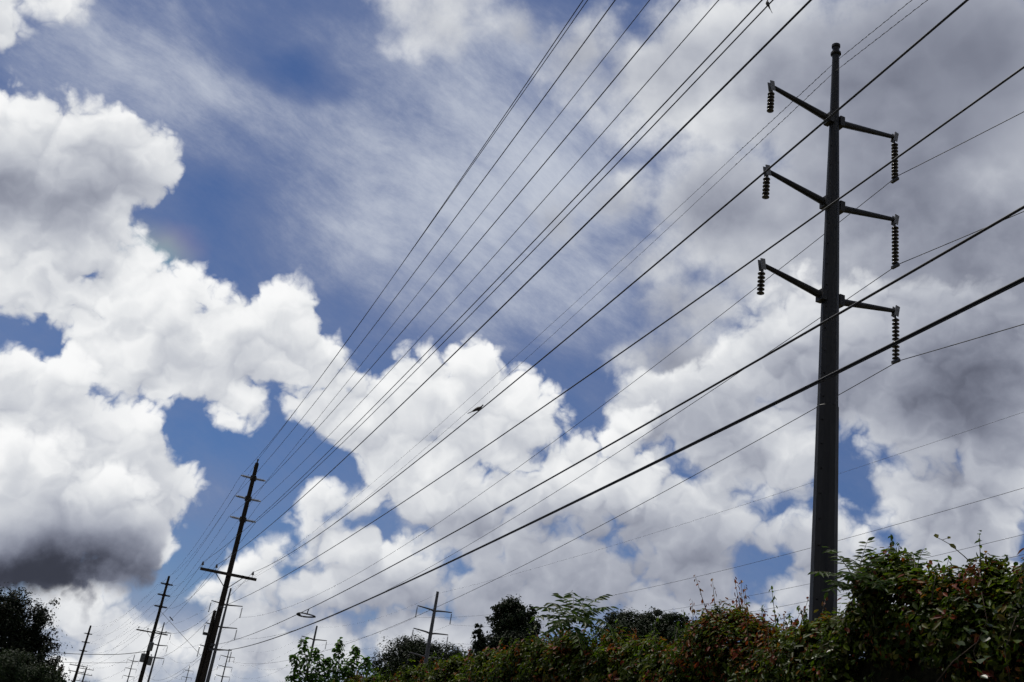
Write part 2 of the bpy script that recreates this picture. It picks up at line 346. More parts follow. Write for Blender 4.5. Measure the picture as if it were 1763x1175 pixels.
def steel_pole(name, base, prof, levels, half, rise, nl, nr, label, m=M_steel, curved=0.0, sides=12, detail=True, rz=ROT, scale_arm=1.0, group=None, cat='power pole'):
    """prof: (radius, z); levels: heights of the arm roots; nl/nr: discs left and right (0 = none)"""
    o = empty(name, base, rz); tag(o, label, cat, group)
    MB().lathe(prof, sides, ph=math.pi/sides*.4).build('shaft', m, o)
    def rad(z):
        for (r0, z0), (r1, z1) in zip(prof, prof[1:]):
            if z0 <= z <= z1 and z1 > z0: return r0+(r1-r0)*(z-z0)/(z1-z0)
        return prof[-1][0]
    ztop = prof[-1][1]; rt = prof[-1][0]
    if detail:
        MB().lathe([(rt*1.0,ztop+.002),(rt*1.45,ztop+.05),(rt*1.45,ztop+.13),(rt*.95,ztop+.16),(rt*.95,ztop+.38),(rt*1.2,ztop+.40),(rt*1.2,ztop+.50),(rt*.6,ztop+.56)], 12).build('pole_cap', m, o)
    for zl in levels:
        r = rad(zl)
        for sg, nd in ((-1, nl), (1, nr)):
            pts = []
            for i in range(9 if curved else 2):
                f_ = i/(8 if curved else 1); x = sg*(r*.8+(half-r*.8)*f_); z = zl+rise*(f_ if not curved else f_**.55 if curved > 0 else f_); pts.append((x, 0, z))
            k = len(pts); b = MB().tube(pts, [(.135-.06*i/(k-1))*scale_arm for i in range(k)], 8)
            arm = b.build('arm', m, o)
            if detail:
                MB().box((sg*(r+.06),0,zl+.02), (.10,.19,.20)).build('arm_bracket', m, arm)
                pb = MB()
                for yy in (-.075, .075): pb.box((0, yy, 0), (.09,.012,.20), Matrix.Translation((sg*half,0,zl+rise-.02)) @ Matrix.Rotation(sg*.18, 4, 'Y'))
                pb.build('end_plate', M_plate, arm)
            if nd: string(o, sg*half, zl+rise-.10, nd, detail=detail, clamp=(sg > 0 or not detail))
    return o
P1b = Vector(at_dist(1432, 400, 32.0)); P1b.z = 0
p1 = steel_pole('steel_power_pole', P1b, [(.475,-.3),(.42,7.2),(.375,12.0),(.362,13.72),(.342,13.74),(.325,16.0),(.250,21.4),(.178,25.0),(.135,28.1)], [25.05,21.41,17.69], 2.80, .42, 6, 11,
     'tall dark faceted steel pole with six arms, rising behind the red-tipped shrub')
for i in range(26):                                        # climbing bolts up the left face
    z = 5.0+i*.82; r = .475-(.0123*z if z < 16 else .0123*16+.0205*(z-16))
    MB().tube([(-r*.86,-r*.35,z),(-r*.86-.10,-r*.35-.06,z)], .022, 6).build('step_bolt', M_steel, p1)
C1b = Vector(at_dist(388, 1060, 185.0)); C1b.z = 0
def slim(h, r0=.36, r1=.12): return [(r0,-.3),(r0+(r1-r0)*.5,h*.5),(r1,h)]
steel_pole('steel_power_pole', C1b+Vector((.3*N_.x,.3*N_.y,0))*-.7, slim(22.5,.40,.15), [19.62,15.85,12.15], 2.70, .25, 11, 11, 'slim grey steel pole with thin arms just behind the tallest wooden pole', M_galv, detail=False)
P2b = Vector(at_dist(745, 1070, 166.0)); P2b.z = 0
steel_pole('steel_power_pole', P2b, slim(25.4,.50,.22), [22.3,18.75,15.0], 2.95, .30, 10, 10, 'grey steel pole with curved arms in front of the dark domed tree', M_galv, curved=1, detail=False, scale_arm=1.1)
P3b = Vector(at_dist(541, 1100, 240.0)); P3b.z = 0
steel_pole('steel_power_pole', P3b, slim(23.9,.46,.20), [20.8,17.1,13.4], 2.95, .30, 10, 10, 'grey steel pole with curved arms showing above the bright green young tree', M_galv, curved=1, detail=False, scale_arm=1.1)
def far_pole(x, y, D, h_arm, label, **k):
    top = at_dist(x, y, D); b = Vector((top.x, top.y, 0)); h = top.z
    steel_pole('steel_power_pole', b, slim(h, .40, .17), [h-a for a in h_arm], 2.8, .25, 11, 11, label, M_galv, detail=False, scale_arm=1.3, **k); return b, h
C2b, C2h = far_pole(283, 1072, 335, (3.0, 6.8, 10.5), 'slim steel pole hugging the right side of the second wooden pole')
C3b, C3h = far_pole(232, 1128, 560, (3.0, 6.8, 10.5), 'tiny steel pole between the second and third wooden poles', curved=1)
C4b, C4h = far_pole(395, 1118, 430, (3.0, 6.8, 10.5), 'distant steel pole to the right of the slim grey pole')
C5b, C5h = far_pole(327, 1146, 640, (3.0, 6.8, 10.5), 'faint tiny steel pole to the left of the tallest wooden pole')
# ------------------------------------------------------------------ wooden poles
def post_insulator(o, sg, z, r, m, k=1.0):
    prof = [(.035,0),(.05,.02),(.05,.06)]
    n = 9
    for i in range(n): x = .075+i*.047; prof += [(.036,x),(.082,x+.018),(.036,x+.037)]
    prof += [(.034,.51),(.045,.525),(.045,.57),(.02,.585)]
    M = Matrix.Translation((sg*(r-.02),0,z)) @ Matrix.Rotation(sg*math.pi/2*.985, 4, 'Y')
    p = MB().lathe([(a*k, b) for a, b in prof], 10, M).build('post_insulator', m, o)
    MB().box((sg*r, 0, z), (.05,.06,.13)).build('mounting_base', M_iron, p)
def pin_ins(arm, x, z):
    MB().lathe([(.012,z),(.012,z+.12),(.06,z+.13),(.085,z+.16),(.045,z+.20),(.06,z+.22),(.035,z+.27),(.045,z+.30),(.02,z+.31)], 10, Matrix.Translation((x,0,0))).build('pin_insulator', M_glass, arm)
def wood_pole(base, h, d, label, armz=None, cross=(), rz=ROT, r1=.105, r0=.24, xhalf=(1.5,1.4), name='wooden_power_pole'):
    o = empty(name, base, rz); tag(o, label, 'power pole', 'wooden poles along the road')
    prof = [(r0,-.3),(r0*.97,.5)]+[(r0+(r1-r0)*f_+random.uniform(-.004,.004), h*f_) for f_ in (.2,.35,.5,.65,.8,.92)]+[(r1,h-.05),(r1*.75,h)]
    MB().lathe(prof, 14).build('shaft', M_wood, o, True)
    R = lambda z: r0+(r1-r0)*z/h
    for z in armz or []:
        for sg in (-1, 1): post_insulator(o, sg, z, R(z), M_poly if d < 80 else M_iron, 1.0 if d < 80 else 1.7)
    for z, xl, xr, pins, braces in cross:
        a = MB().box(((xr-xl)/2, -R(z)-.05, z), ((xl+xr)/2, .055, .07)).build('crossarm', M_arm, o)
        for x in pins: 
            pi = MB().lathe([(.012,z+.071),(.012,z+.19),(.06,z+.20),(.085,z+.23),(.045,z+.27),(.06,z+.29),(.035,z+.34),(.045,z+.37),(.02,z+.38)], 10, Matrix.Translation((x,-R(z)-.05,0))).build('pin_insulator', M_glass, a)
        if braces:
            for sg in (-1, 1): MB().tube([(sg*.72,-R(z)-.115,z-.05),(sg*.05,-R(z)-.04,z-.72)], .022, 6).build('brace', M_iron, a)
    return o
W1b = Vector(at_dist(388, 1000, 55.0)) + N_*.10; W1b.z = 0
w1 = wood_pole(W1b, 14.6, 55, 'tall dark wooden pole with three tiers of insulators and one crossarm', [13.72,12.58,11.44], [(8.50,1.50,1.42,(-1.44,-.73,1.17),True)], r0=.18)
MB().lathe([(.03,14.55),(.03,14.72),(.05,14.73),(.05,14.80),(.02,14.82)], 8, Matrix.Translation((0,-.02,0))).build('top_pin', M_iron, w1)
MB().lathe([(.10,-.2),(.095,3.0),(.085,6.2),(.08,6.55),(.06,6.62)], 12, Matrix.Translation((-.235,-.02,0))).build('stub_pole', M_wood, w1, True)
for z, x in ((6.80,-.05),(4.94,.05),(4.70,.02),(5.4,-.45)):
    MB().box((x,-.27,z), (.10,.05,.07)).tube([(x-.02,-.3,z),(x+.25,-.32,z+.02)], .02, 6).build('cable_bracket', M_iron, w1)
W2b = Vector(at_dist(267, 1080, 124.0)); W2b.z = 0; W2h = at_dist(291, 992, 124.0).z
w2 = wood_pole(W2b, W2h, 124, 'dark wooden pole with hanging transformers below its long crossarm', [W2h-.95,W2h-2.2,W2h-3.5], [(W2h-6.4,1.9,1.55,(-1.7,-.7,1.3),True)], r0=.27, r1=.13)
for x, y, z in ((.42,-.2,W2h-9.9),(-.42,-.25,W2h-9.7),(.1,-.55,W2h-8.4)):
    tc_ = MB().lathe([(.20,z),(.25,z+.04),(.25,z+.85),(.26,z+.87),(.20,z+.95)], 12, Matrix.Translation((x,y,0))).build('transformer_can', M_can, w2, True)
    MB().lathe([(.03,z+.9),(.05,z+1.0),(.03,z+1.08),(.05,z+1.14),(.02,z+1.22)], 8, Matrix.Translation((x,y,0))).build('bushing', M_glass, tc_)
W3b = Vector(at_dist(142, 1125, 218.0)); W3b.z = 0; W3h = at_dist(155, 1077, 218.0).z
w3 = wood_pole(W3b, W3h, 218, 'slender wooden pole with two close crossarms beside the leafy tree', [W3h-1.6,W3h-3.2,W3h-4.8], [(W3h-7.6,1.7,1.7,(-1.5,-.6,.6,1.5),False),(W3h-8.7,1.6,1.5,(-1.4,1.2),False)], r0=.30, r1=.17)
def mini(x, y, D, arms, label, half=1.3):
    t = at_dist(x, y, D); b = Vector((t.x, t.y, 0)); h = t.z
    wood_pole(b, h, D, label, None, [(h-a, half, half, (-half*.9,-half*.4,half*.4,half*.9), False) for a in arms], r0=.22, r1=.15)
    return b, h
mini(149, 1150, 262, (.3,1.5,3.0,4.3), 'short distant wooden pole crowded with four crossarms', 1.7)
mini(98, 1141, 190, (.6,), 'small wooden pole with a single crossarm at the edge of the leafy tree', .9)
mini(110, 1161, 330, (.5,), 'tiny far wooden pole just right of the reddish bush', 1.2)
# ------------------------------------------------------------------ overhead wires
def span(a, b, sag, n=40):
    a, b = Vector(a), Vector(b); return [a+(b-a)*(i/n)-UP_*(4*sag*(i/n)*(1-i/n)) for i in range(n+1)]
def wire(name, spans, rad, label, cat='wire', group=None, m=None, n=6):
    pts = []
    for sp in spans: pts += sp if not pts else sp[1:]
    o = MB().tube(pts, rad, n).build(name, m or M_wire, smooth=True); return tag(o, label, cat, group)
def W1a(t, z): return W1b + N_*t + UP_*z
def W2a(t, z): return W2b + N_*t + UP_*z
def W3a(t, z): return W3b + N_*t + UP_*z
# key: across, height on the tall pole; end beyond the camera: across, up, sag; on pole two: across, drop from its top; on pole three
WW = [
 ('top', 0.0,14.78, -1.16,-.83,.77, 0.0,-.05, 0,.1, 0.00766, 'topmost bare wire, tied to the very tip of the tallest wooden pole'),
 ('a1L', -.68,13.72, -.96,.16,1.72, -.85,.95, -.9,1.6, 0.00766, 'bare wire on the top tier of insulators, road side of the tallest wooden pole'),
 ('a2L', -.73,12.58, -1.44,-1.75,1.26, -.85,2.2, -.9,3.2, 0.00766, 'bare wire on the middle tier of insulators, road side of the tallest wooden pole'),
 ('a1R', .72,13.73, -.99,-.10,.30, .85,.95, .9,1.6, 0.00766, 'bare wire on the top tier of insulators, hedge side of the tallest wooden pole'),
 ('a3L', -.74,11.44, -.86,-.98,1.25, -.85,3.5, -.9,4.8, 0.00792, 'bare wire on the lowest tier of insulators, road side of the tallest wooden pole'),
 ('a2R', .70,12.60, -.52,.92,1.17, .85,2.2, .9,3.2, 0.00818, 'bare wire on the middle tier of insulators, hedge side of the tallest wooden pole'),
 ('a3R', .70,11.46, .37,2.18,.97, .85,3.5, .9,4.8, 0.01122, 'wire on the lowest insulator tier, hedge side, where the bird\'s long tail hangs'),
 ('xL', -1.44,8.88, .30,1.00,1.21, -1.7,6.0, -1.5,7.2, 0.00818, 'wire on the outer crossarm pin, road side of the tallest wooden pole'),
 ('xM', -.73,8.86, -1.16,-.77,1.03, -.7,6.0, -.6,7.2, 0.01056, 'wire on the crossarm pin next to the trunk of the tallest wooden pole'),
 ('xR', 1.17,8.86, -2.98,-1.36,1.15, 1.3,6.0, 1.5,7.2, 0.00990, 'wire on the crossarm pin at the hedge end, where a dove perches'),
 ('nJ', -.02,6.82, .05,1.56,1.02, .1,8.6, .1,9.4, 0.00950, 'single wire fixed to the pole between its crossarm and the cables'),
 ('cL', .05,4.94, -2.25,.41,.82, .2,10.6, .1,11.0, .0082, 'black cable with a flat coil of slack hanging from it'),
 ('cM', .02,4.70, -2.88,-.20,.91, .2,11.0, .1,11.4, .0068, 'thickest black cable, lowest on the tall wooden pole')]
WPTS = {}
for k, t, z, dn, dz, sg, t2, d2, t3, d3, rad, lab in WW:
    a = W1a(t, z); s0 = span(a - R_*70 + N_*dn + UP_*dz, a, sg, 90); WPTS[k] = s0
    p2_ = W2a(t2, W2h-d2); p3_ = W3a(t3, W3h-d3)
    wire('overhead_cable' if k in ('cL', 'cM') else 'overhead_wire', [s0, span(a, p2_, 1.3), span(p2_, p3_, 1.9)], rad, lab, 'cable' if k in ('cL', 'cM') else 'wire', 'wires along the wooden poles', M_cable if k in ('cL', 'cM') else M_wire)
mp = [p-UP_*.0125 for i, p in enumerate(WPTS['cM'])]
wire('overhead_cable', [mp], .0045, 'thinner cable lashed along the underside of the thickest black cable', 'cable', 'wires along the wooden poles', M_cable)
# the steel pole's own wires
def PL(b, t, z): return Vector(b) + N_*t + UP_*z
zK = [23.78, 20.02, 16.24]; zC = [18.0, 14.45, 10.68]; sK = [4.22, 3.99, 3.79]; sR = [3.12, 2.49, 2.61]
nmK = ['top', 'middle', 'bottom']
for i in range(3):
    a = PL(P1b, 2.93, zK[i]); c = PL(C1b, 2.40, zC[i]); c2 = PL(C2b, 2.8, C2h-5.0-3.75*i); c3 = PL(C3b, 2.8, C3h-5.0-3.75*i)
    wire('overhead_wire', [span(a-R_*110, a, sR[i]), span(a, c, sK[i], 60), span(c, c2, 3.5), span(c2, c3, 5.0)], .014, 'wire hung from the %s long insulator string of the big steel pole' % nmK[i], 'wire', 'wires of the big steel pole')
tops = []
for i, (t, z, sgR, sgL) in enumerate(((-.07,27.73,.80,1.93), (-.09,27.26,1.35,3.1))):
    a = PL(P1b, t, z); c = PL(C1b, (.2,-.17)[i], (22.41,22.55)[i]); c2 = PL(C2b, 0, C2h-.2-.4*i)
    o = wire('overhead_wire', [span(a-R_*110, a, sgR), span(a, c, sgL, 60), span(c, c2, 2.0)], .0095, 'thin ground wire running to the %s of the big steel pole' % ('very top', 'neck just under the top')[i], 'wire', 'wires of the big steel pole')
    for line in (span(a, a-R_*110, sgR, 220), span(a, c, sgL, 220)):                  # coiled dampers either side of the pole
        h = []; seg = [line[0]+(line[1]-line[0])*0]
        dirn = (line[12]-line[0]).normalized(); A0 = line[0]+dirn*.5; q1 = dirn.cross(UP_).normalized(); q2 = dirn.cross(q1)
        for k in range(240):
            f_ = k/240*6.0; pz = A0+dirn*f_; base = line[0]+(line[12]-line[0])*min(1,(f_+.5)/((line[12]-line[0]).length)); 
            h.append(base + (q1*math.cos(k*.42)+q2*math.sin(k*.42))*.013)
        MB().tube(h, .0085, 4).build('spiral_damper', M_wire, o)
# second steel line, beyond the hedge
B2 = [(.17,25.16,-.77,1.85,1.19), (-2.90,20.78,-3.76,-.02,3.12), (3.0,20.69,-1.86,1.18,3.63), (-2.9,17.19,-1.27,1.34,3.5), (3.0,17.1,-1.5,1.2,3.6), (-2.9,13.5,-1.3,1.3,3.5), (3.0,13.4,-1.5,1.2,3.6)]
L2 = ['thin ground wire over the tips of the poles with curved arms', 'wire from the top left string of the curved-arm poles', 'wire from the top right string of the curved-arm poles', 'wire from the middle left string of the curved-arm poles', 'wire from the middle right string of the curved-arm poles', 'wire from the bottom left string of the curved-arm poles', 'wire from the bottom right string of the curved-arm poles']
for i, (t, z, dn, dz, sg) in enumerate(B2):
    a = PL(P2b, t, z); b = PL(P3b, t, z-1.5); e = b+R_*110+UP_*-1.0
    wire('overhead_wire', [span(a-R_*150+N_*dn+UP_*dz, a, sg, 60), span(a, b, 1.6), span(b, e, 2.5)], .0125 if i else .009, L2[i], 'wire', 'wires of the curved-arm steel poles')
# side spans by the second wooden pole
def px(x, y, D): return at_dist(x, y, D)
wire('overhead_cable', [span(px(60,1119,135), px(170,1127,128), .15), span(px(170,1127,128), W2b+UP_*(px(262,1122,124).z), .15)], .035, 'twisted cable slung level from the leafy tree to the second wooden pole', 'cable')
wire('overhead_wire', [span(px(60,1137,135), W2b+UP_*(px(258,1140,124).z), .25)], .02, 'level wire under the twisted cable by the second wooden pole', 'wire')
gw = wire('guy_wire', [span(W2b+UP_*(W2h-3.9), px(345,1128,118), .02)], .02, 'slanting stay wire dropping to the right from the second wooden pole', 'wire')
MB().tube([px(292,1062,122), px(298,1069,122)], .06, 8).build('guy_insulator', M_glass, gw)
# the flat coil of slack hanging on the cable
def on_wire(k, x):
    fine = [a+(b-a)*(i/30) for a, b in zip(WPTS[k], WPTS[k][1:]) for i in range(30)]
    return min(fine, key=lambda p: abs(proj(p)[0]-x) if (RC.transposed() @ (p-EYE)).z < -1 else 1e9)
c0 = on_wire('cL', 516); c1_ = on_wire('cL', 532); dw = (WPTS['cL'][10]-WPTS['cL'][0]).normalized()
D_ = (c0-EYE).length; wl = 31/FPX*D_*1.0
ax = Vector((RC.col[0].x, RC.col[0].y, 0)).normalized(); cc_ = c0 + ax*(wl*.36) - UP_*.03
by = ax.cross(UP_)
cl = empty('cable_slack_coil', cc_); tag(cl, 'flat teardrop coil of spare cable hanging on the black cable', 'cable coil')
lp = []
for i in range(49):
    th = 2*math.pi*i/48; x = math.cos(th)*wl*.5; wv = wl*.16*(.45+.55*(.5-.5*math.cos(th)))
    lp.append(ax*x + by*(math.sin(th)*wv*1.6) + UP_*(math.sin(th)*wv*.55))
MB().tube(lp, wl*.026, 8).build('cable_loop', M_cable, cl, True)
MB().tube([p*.93+UP_*.015 for p in lp], wl*.02, 8).build('cable_loop', M_cable, cl, True)
MB().tube([-ax*wl*.45+UP_*.02, -ax*wl*.40-by*.05, -ax*wl*.33], wl*.05, 8).build('snowshoe_bracket', M_iron, cl)
MB().tube([ax*wl*.02+UP_*.02, ax*wl*.06+UP_*.16], wl*.03, 6).build('hanger', M_iron, cl)
# ------------------------------------------------------------------ birds
M_bird = mat('dusky_feathers', (.045, .040, .038), .8, 0, .35, 30.0)
def bird(name, pos, fwd, pitch, L, label, tail=.42):
    """lofted body along a spine: tail tip -> rump -> belly -> breast -> neck -> head -> beak"""
    fwd = Vector(fwd).normalized(); side = fwd.cross(UP_).normalized(); upv = side.cross(fwd)
    f2 = fwd*math.cos(pitch)+upv*math.sin(pitch); u2 = upv*math.cos(pitch)-fwd*math.sin(pitch)
    sp = [(-.62,-.10,.012,.045),(-.45,-.06,.014,.05),(-.28,-.01,.03,.055),(-.15,.03,.075,.08),(0,.05,.115,.105),(.12,.075,.115,.10),(.21,.12,.085,.075),(.27,.18,.055,.05),(.31,.235,.056,.052),(.345,.255,.048,.045),(.38,.25,.022,.022),(.43,.235,.006,.006)]
    n = 12; vs = []; fs = []
    for x, z, rv, rh in sp:
        x = x*(1 if x > -.2 else 1+tail*.4)
        for k in range(n):
            th = 2*math.pi*k/n; vs.append((f2*x + u2*(z+rv*math.sin(th)) + side*(rh*math.cos(th)))*L)
    m = len(sp)
    for i in range(m-1):
        for k in range(n): fs.append((i*n+k, i*n+(k+1) % n, (i+1)*n+(k+1) % n, (i+1)*n+k))
    fs += [tuple(reversed(range(n))), tuple(range((m-1)*n, m*n))]
    o = empty(name, pos); tag(o, label, 'bird')
    b = MB().add(vs, fs); b.build('body', M_bird, o, True)
    for sg in (-1, 1):
        wv = []
        for x, z, hh in ((.16,.10,.06),(.02,.09,.085),(-.16,.05,.06),(-.36,-.02,.015)): wv += [(f2*x+u2*(z+hh)+side*sg*.095)*L, (f2*x+u2*(z-hh)+side*sg*.10)*L, (f2*x+u2*z+side*sg*.122)*L]
        MB().add(wv, [(i*3+a, i*3+3+a, i*3+3+(a+1) % 3, i*3+(a+1) % 3) for i in range(3) for a in range(3)]+[(0,1,2),(11,10,9)]).build('wing', M_bird, o, True)
        MB().tube([(f2*.0+u2*-.03+side*sg*.04)*L, (f2*.02-UP_*.12+side*sg*.03)*L, Vector((0,0,-.14*L))+side*sg*.01], .012*L, 6).build('leg', M_bird, o)
    return o
pb = on_wire('xR', 823); hz_ = Vector((RC.col[0].x, RC.col[0].y, 0)).normalized()
bird('dove', pb+UP_*.035, hz_*.9+R_*-.25, .28, .26, 'small dark dove perched on the wire from the crossarm\'s hedge end')
pb2 = on_wire('a3R', 1320)
bird('dove', pb2+UP_*.035, Vector((-hz_.x,-hz_.y,0))+R_*.35, 1.0, .21, 'dark bird seen from below with its tail hanging under the wire', tail=.9)
# ------------------------------------------------------------------ leaves and trees
def leaves(name, P, Nrm, L, wid, tint, m, parent=None, fold=.25, loc=None, tip=None):
    """P centres (n,3), Nrm leaf normals, L lengths, tip = leaf directions; each leaf is a folded lozenge of six points"""
    n = len(P); Nrm = Nrm/np.linalg.norm(Nrm, axis=1, keepdims=True)
    if tip is None: tip = rng.normal(size=(n, 3))
    T = tip - (tip*Nrm).sum(1, keepdims=True)*Nrm; T /= np.maximum(np.linalg.norm(T, axis=1, keepdims=True), 1e-6)
    S = np.cross(Nrm, T); L = np.asarray(L).reshape(-1, 1); Wd = L*wid
    v = np.stack([P-T*L*.5, P-T*L*.08+S*Wd*.5+Nrm*L*fold*.35, P+T*L*.25+S*Wd*.36+Nrm*L*fold*.25, P+T*L*.5-Nrm*L*.06, P+T*L*.25-S*Wd*.36+Nrm*L*fold*.25, P-T*L*.08-S*Wd*.5+Nrm*L*fold*.35], 1).reshape(-1, 3)
    b = np.arange(n)[:, None]*6
    q = np.concatenate([b+np.array([0,3,2,1]), b+np.array([0,5,4,3])], 1).reshape(-1)
    me = bpy.data.meshes.new(name); nf = n*2
    me.vertices.add(n*6); me.vertices.foreach_set('co', v.astype(np.float32).ravel())
    me.loops.add(nf*4); me.loops.foreach_set('vertex_index', q.astype(np.int32))
    me.polygons.add(nf); me.polygons.foreach_set('loop_start', np.arange(0, nf*4, 4, dtype=np.int32))
    me.update(calc_edges=True)
    ca = me.color_attributes.new('leaf_tint', 'FLOAT_COLOR', 'POINT')
    c4 = np.ones((n*6, 4), np.float32); c4[:, :3] = np.repeat(tint, 6, axis=0); ca.data.foreach_set('color', c4.ravel())
    me.materials.append(m)
    o = put(name, me, parent, loc); o['kind'] = 'stuff'; return o
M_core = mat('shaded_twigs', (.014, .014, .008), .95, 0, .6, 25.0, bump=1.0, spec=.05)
GREENS = .85*np.array([(.014,.026,.003),(.022,.038,.004),(.034,.054,.005),(.050,.070,.006),(.032,.034,.005)])
REDS = np.array([(.095,.018,.010),(.130,.030,.012),(.080,.026,.010),(.120,.052,.012)])
DARKS = .75*np.array([(.010,.018,.007),(.013,.022,.008),(.017,.027,.009),(.012,.016,.008)])
def pick(pal, n, j=.2): return pal[rng.integers(len(pal), size=n)]*rng.uniform(1-j, 1+j, (n, 1))
def limb(b, a, e, r0, r1, n=5, wob=.08):
    a, e = Vector(a), Vector(e); pts = []; L = (e-a).length
    for i in range(n+1):
        f_ = i/n; p = a+(e-a)*f_
        if 0 < i < n: p += Vector((random.uniform(-1,1), random.uniform(-1,1), random.uniform(-.4,.4)))*wob*L*.5
        pts.append(p)
    b.tube(pts, [r0+(r1-r0)*i/n for i in range(n+1)], 7); return pts
def tree(name, base, lobes, n, size, pal, label, m=None, trunk_r=.25, group='trees beyond the hedge', wid=.6, shell=.55, cat='tree'):
    """lobes: (offset from base, radii); leaf clumps are scattered in each lobe, denser near its skin"""
    o = empty(name, base); tag(o, label, cat, group)
    tb = MB(); top = max(l[0][2] for l in lobes); cx_ = np.mean([l[0] for l in lobes], axis=0)
    limb(tb, (0,0,-.2), (cx_[0]*.6, cx_[1]*.6, top*.75), trunk_r, trunk_r*.35, 6, .05)
    for (c, r) in lobes: limb(tb, (cx_[0]*.3, cx_[1]*.3, max(.8, c[2]*.45)), (c[0], c[1], c[2]+r[2]*.3), trunk_r*.4, trunk_r*.08, 5, .12)
    tb.build('trunk', M_bark, o, True)
    vol = np.array([l[1][0]*l[1][1]*l[1][2] for l in lobes])**.7; vol /= vol.sum()
    PP = []; NN = []
    for (c, r), fr in zip(lobes, vol):
        k = max(20, int(n*fr*4.2)); nc = max(12, k//48)
        u = rng.normal(size=(nc, 3)); u /= np.linalg.norm(u, axis=1, keepdims=True)
        cl_ = u*(rng.uniform(shell*.3, 1.0, (nc, 1))**.55)*np.array(r)*rng.uniform(.82, 1.10, (nc, 1)) + np.array(c)
        sz = np.mean(r)*rng.uniform(.07, .15, (nc, 1))
        idx = rng.integers(nc, size=k); d = rng.normal(size=(k, 3)); p = cl_[idx] + d*sz[idx]
        PP.append(p); NN.append(d*.6 + u[idx]*.7 + rng.normal(size=(k, 3))*.5 + np.array((0, 0, .35)))
    P = np.concatenate(PP); Nn = np.concatenate(NN)
    P[:, 2] = np.maximum(P[:, 2], .15)
    leaves('crown', P, Nn, size*.72*rng.uniform(.6, 1.3, len(P)), wid, pick(pal, len(P)), m or M_leaf_far, o)
    return o
def tree_px(name, D, blobs, n, size, pal, label, **k):
    """crown lobes read as (x, y, radius x, radius y) in the photograph, set at a horizontal distance D"""
    pc = at_dist(blobs[0][0], blobs[0][1], D); base = Vector((pc.x, pc.y, 0)); lo = []
    for i, (x, y, rx, ry) in enumerate(blobs):
        p = at_dist(x, y, D+random.uniform(-1, 1)*rx/FPX*D*.5); sc = (p-EYE).length/FPX
        lo.append(((p.x-base.x, p.y-base.y, p.z), (rx*sc, rx*sc, ry*sc)))
    return tree(name, base, lo, n, size, pal, label, **k)
tree_px('evergreen_tree', 92, [(28,1072,54,54),(64,1086,30,36),(10,1044,36,28),(46,1130,50,46),(0,1130,54,56),(20,1200,80,56)], 9000, .28, DARKS*.6, 'big dark bushy tree filling the roadside left of the wooden poles', group='roadside trees', trunk_r=.4)
tree_px('evergreen_tree', 60, [(20,1158,46,32),(60,1170,40,22),(90,1180,20,18)], 3200, .16, DARKS*1.5, 'low dark green bush in front of the big bushy roadside tree', group='roadside trees', trunk_r=.15)
tree_px('shrub', 112, [(88,1158,16,14),(97,1170,10,12)], 700, .22, np.concatenate([REDS*.5, DARKS]), 'small reddish bush peeping out beside the big roadside tree', group='roadside trees', trunk_r=.1, cat='shrub')
tree_px('domed_tree', 192, [(705,1134,58,32),(760,1134,46,26),(672,1152,36,22),(715,1114,32,15),(795,1148,34,22),(740,1165,90,38)], 8000, .55, DARKS, 'dark domed tree behind the curved-arm steel pole', trunk_r=.35)
tree_px('dark_tree', 70, [(877,1068,34,34),(895,1090,34,34),(862,1050,16,16),(880,1045,18,12),(905,1062,18,18),(885,1120,46,40),(850,1130,40,30)], 7000, .24, DARKS, 'tall dark tree with a flat tufted top beside a narrow one', trunk_r=.35)
tree_px('dark_tree', 68, [(825,1085,9,13),(827,1104,12,14),(824,1128,18,22),(830,1160,26,30)], 1800, .20, DARKS, 'narrow dark tree like a column, left of the tufted tall tree', trunk_r=.18)
tree_px('dark_tree', 48, [(1078,1075,36,22),(1130,1070,34,22),(1100,1100,70,30),(1058,1085,18,16)], 4500, .15, DARKS*1.2, 'dark tree with a rounded top behind the hedge, left of another like it', trunk_r=.25)
tree_px('dark_tree', 48, [(1165,1078,30,20),(1150,1068,16,12),(1185,1090,24,20),(1160,1110,50,30)], 3200, .15, DARKS*1.2, 'lower dark tree behind the hedge, right beside the red-tipped shrub', trunk_r=.25)
# ------------------------------------------------------------------ bright young tree in the hedge row
def young_tree(D, shoots, label):
    b0 = at_dist(570, 1160, D); base = Vector((b0.x, b0.y, 0)); o = empty('young_tree', base); tag(o, label, 'tree')
    tb = MB(); limb(tb, (0,0,-.1), (0,0,2.2), .06, .04, 5, .04)
    PP = []; NN = []; TT = []
    for x, y, x0, y0, w_, k in shoots:
        a = at_dist(x0, y0, D)-base; e = at_dist(x, y, D)-base; pts = limb(tb, Vector((0,0,1.6)), a, .03, .018, 4, .1)
        off = Vector((0,0,0)) + Vector((random.uniform(-.5,.5), random.uniform(-.5,.5), 0)); limb(tb, a, e, .018, .005, 4, .05)
        for i in range(k):
            f_ = random.random()**.85; p = a+(e-a)*f_; sc = (at_dist(x,y,D)-EYE).length/FPX
            g = rng.normal(size=3); g[2] *= .5; g /= np.linalg.norm(g); rr = w_*sc*(1.05-f_*.85)*rng.uniform(.15, 1.0)
            PP.append(np.array(p)+g*rr); NN.append(np.array((g[0]*.5, g[1]*.5, .8))+rng.normal(size=3)*.35); TT.append(g+np.array((0,0,-.7)))
    tb.build('trunk', M_twig, o, True)
    n = len(PP); pal = np.array([(.035,.075,.012),(.045,.095,.016),(.06,.12,.02),(.028,.055,.012)])
    leaves('crown', np.array(PP), np.array(NN), .13*rng.uniform(.6, 1.25, n), .62, pick(pal, n), M_leaf_thin, o, tip=np.array(TT))
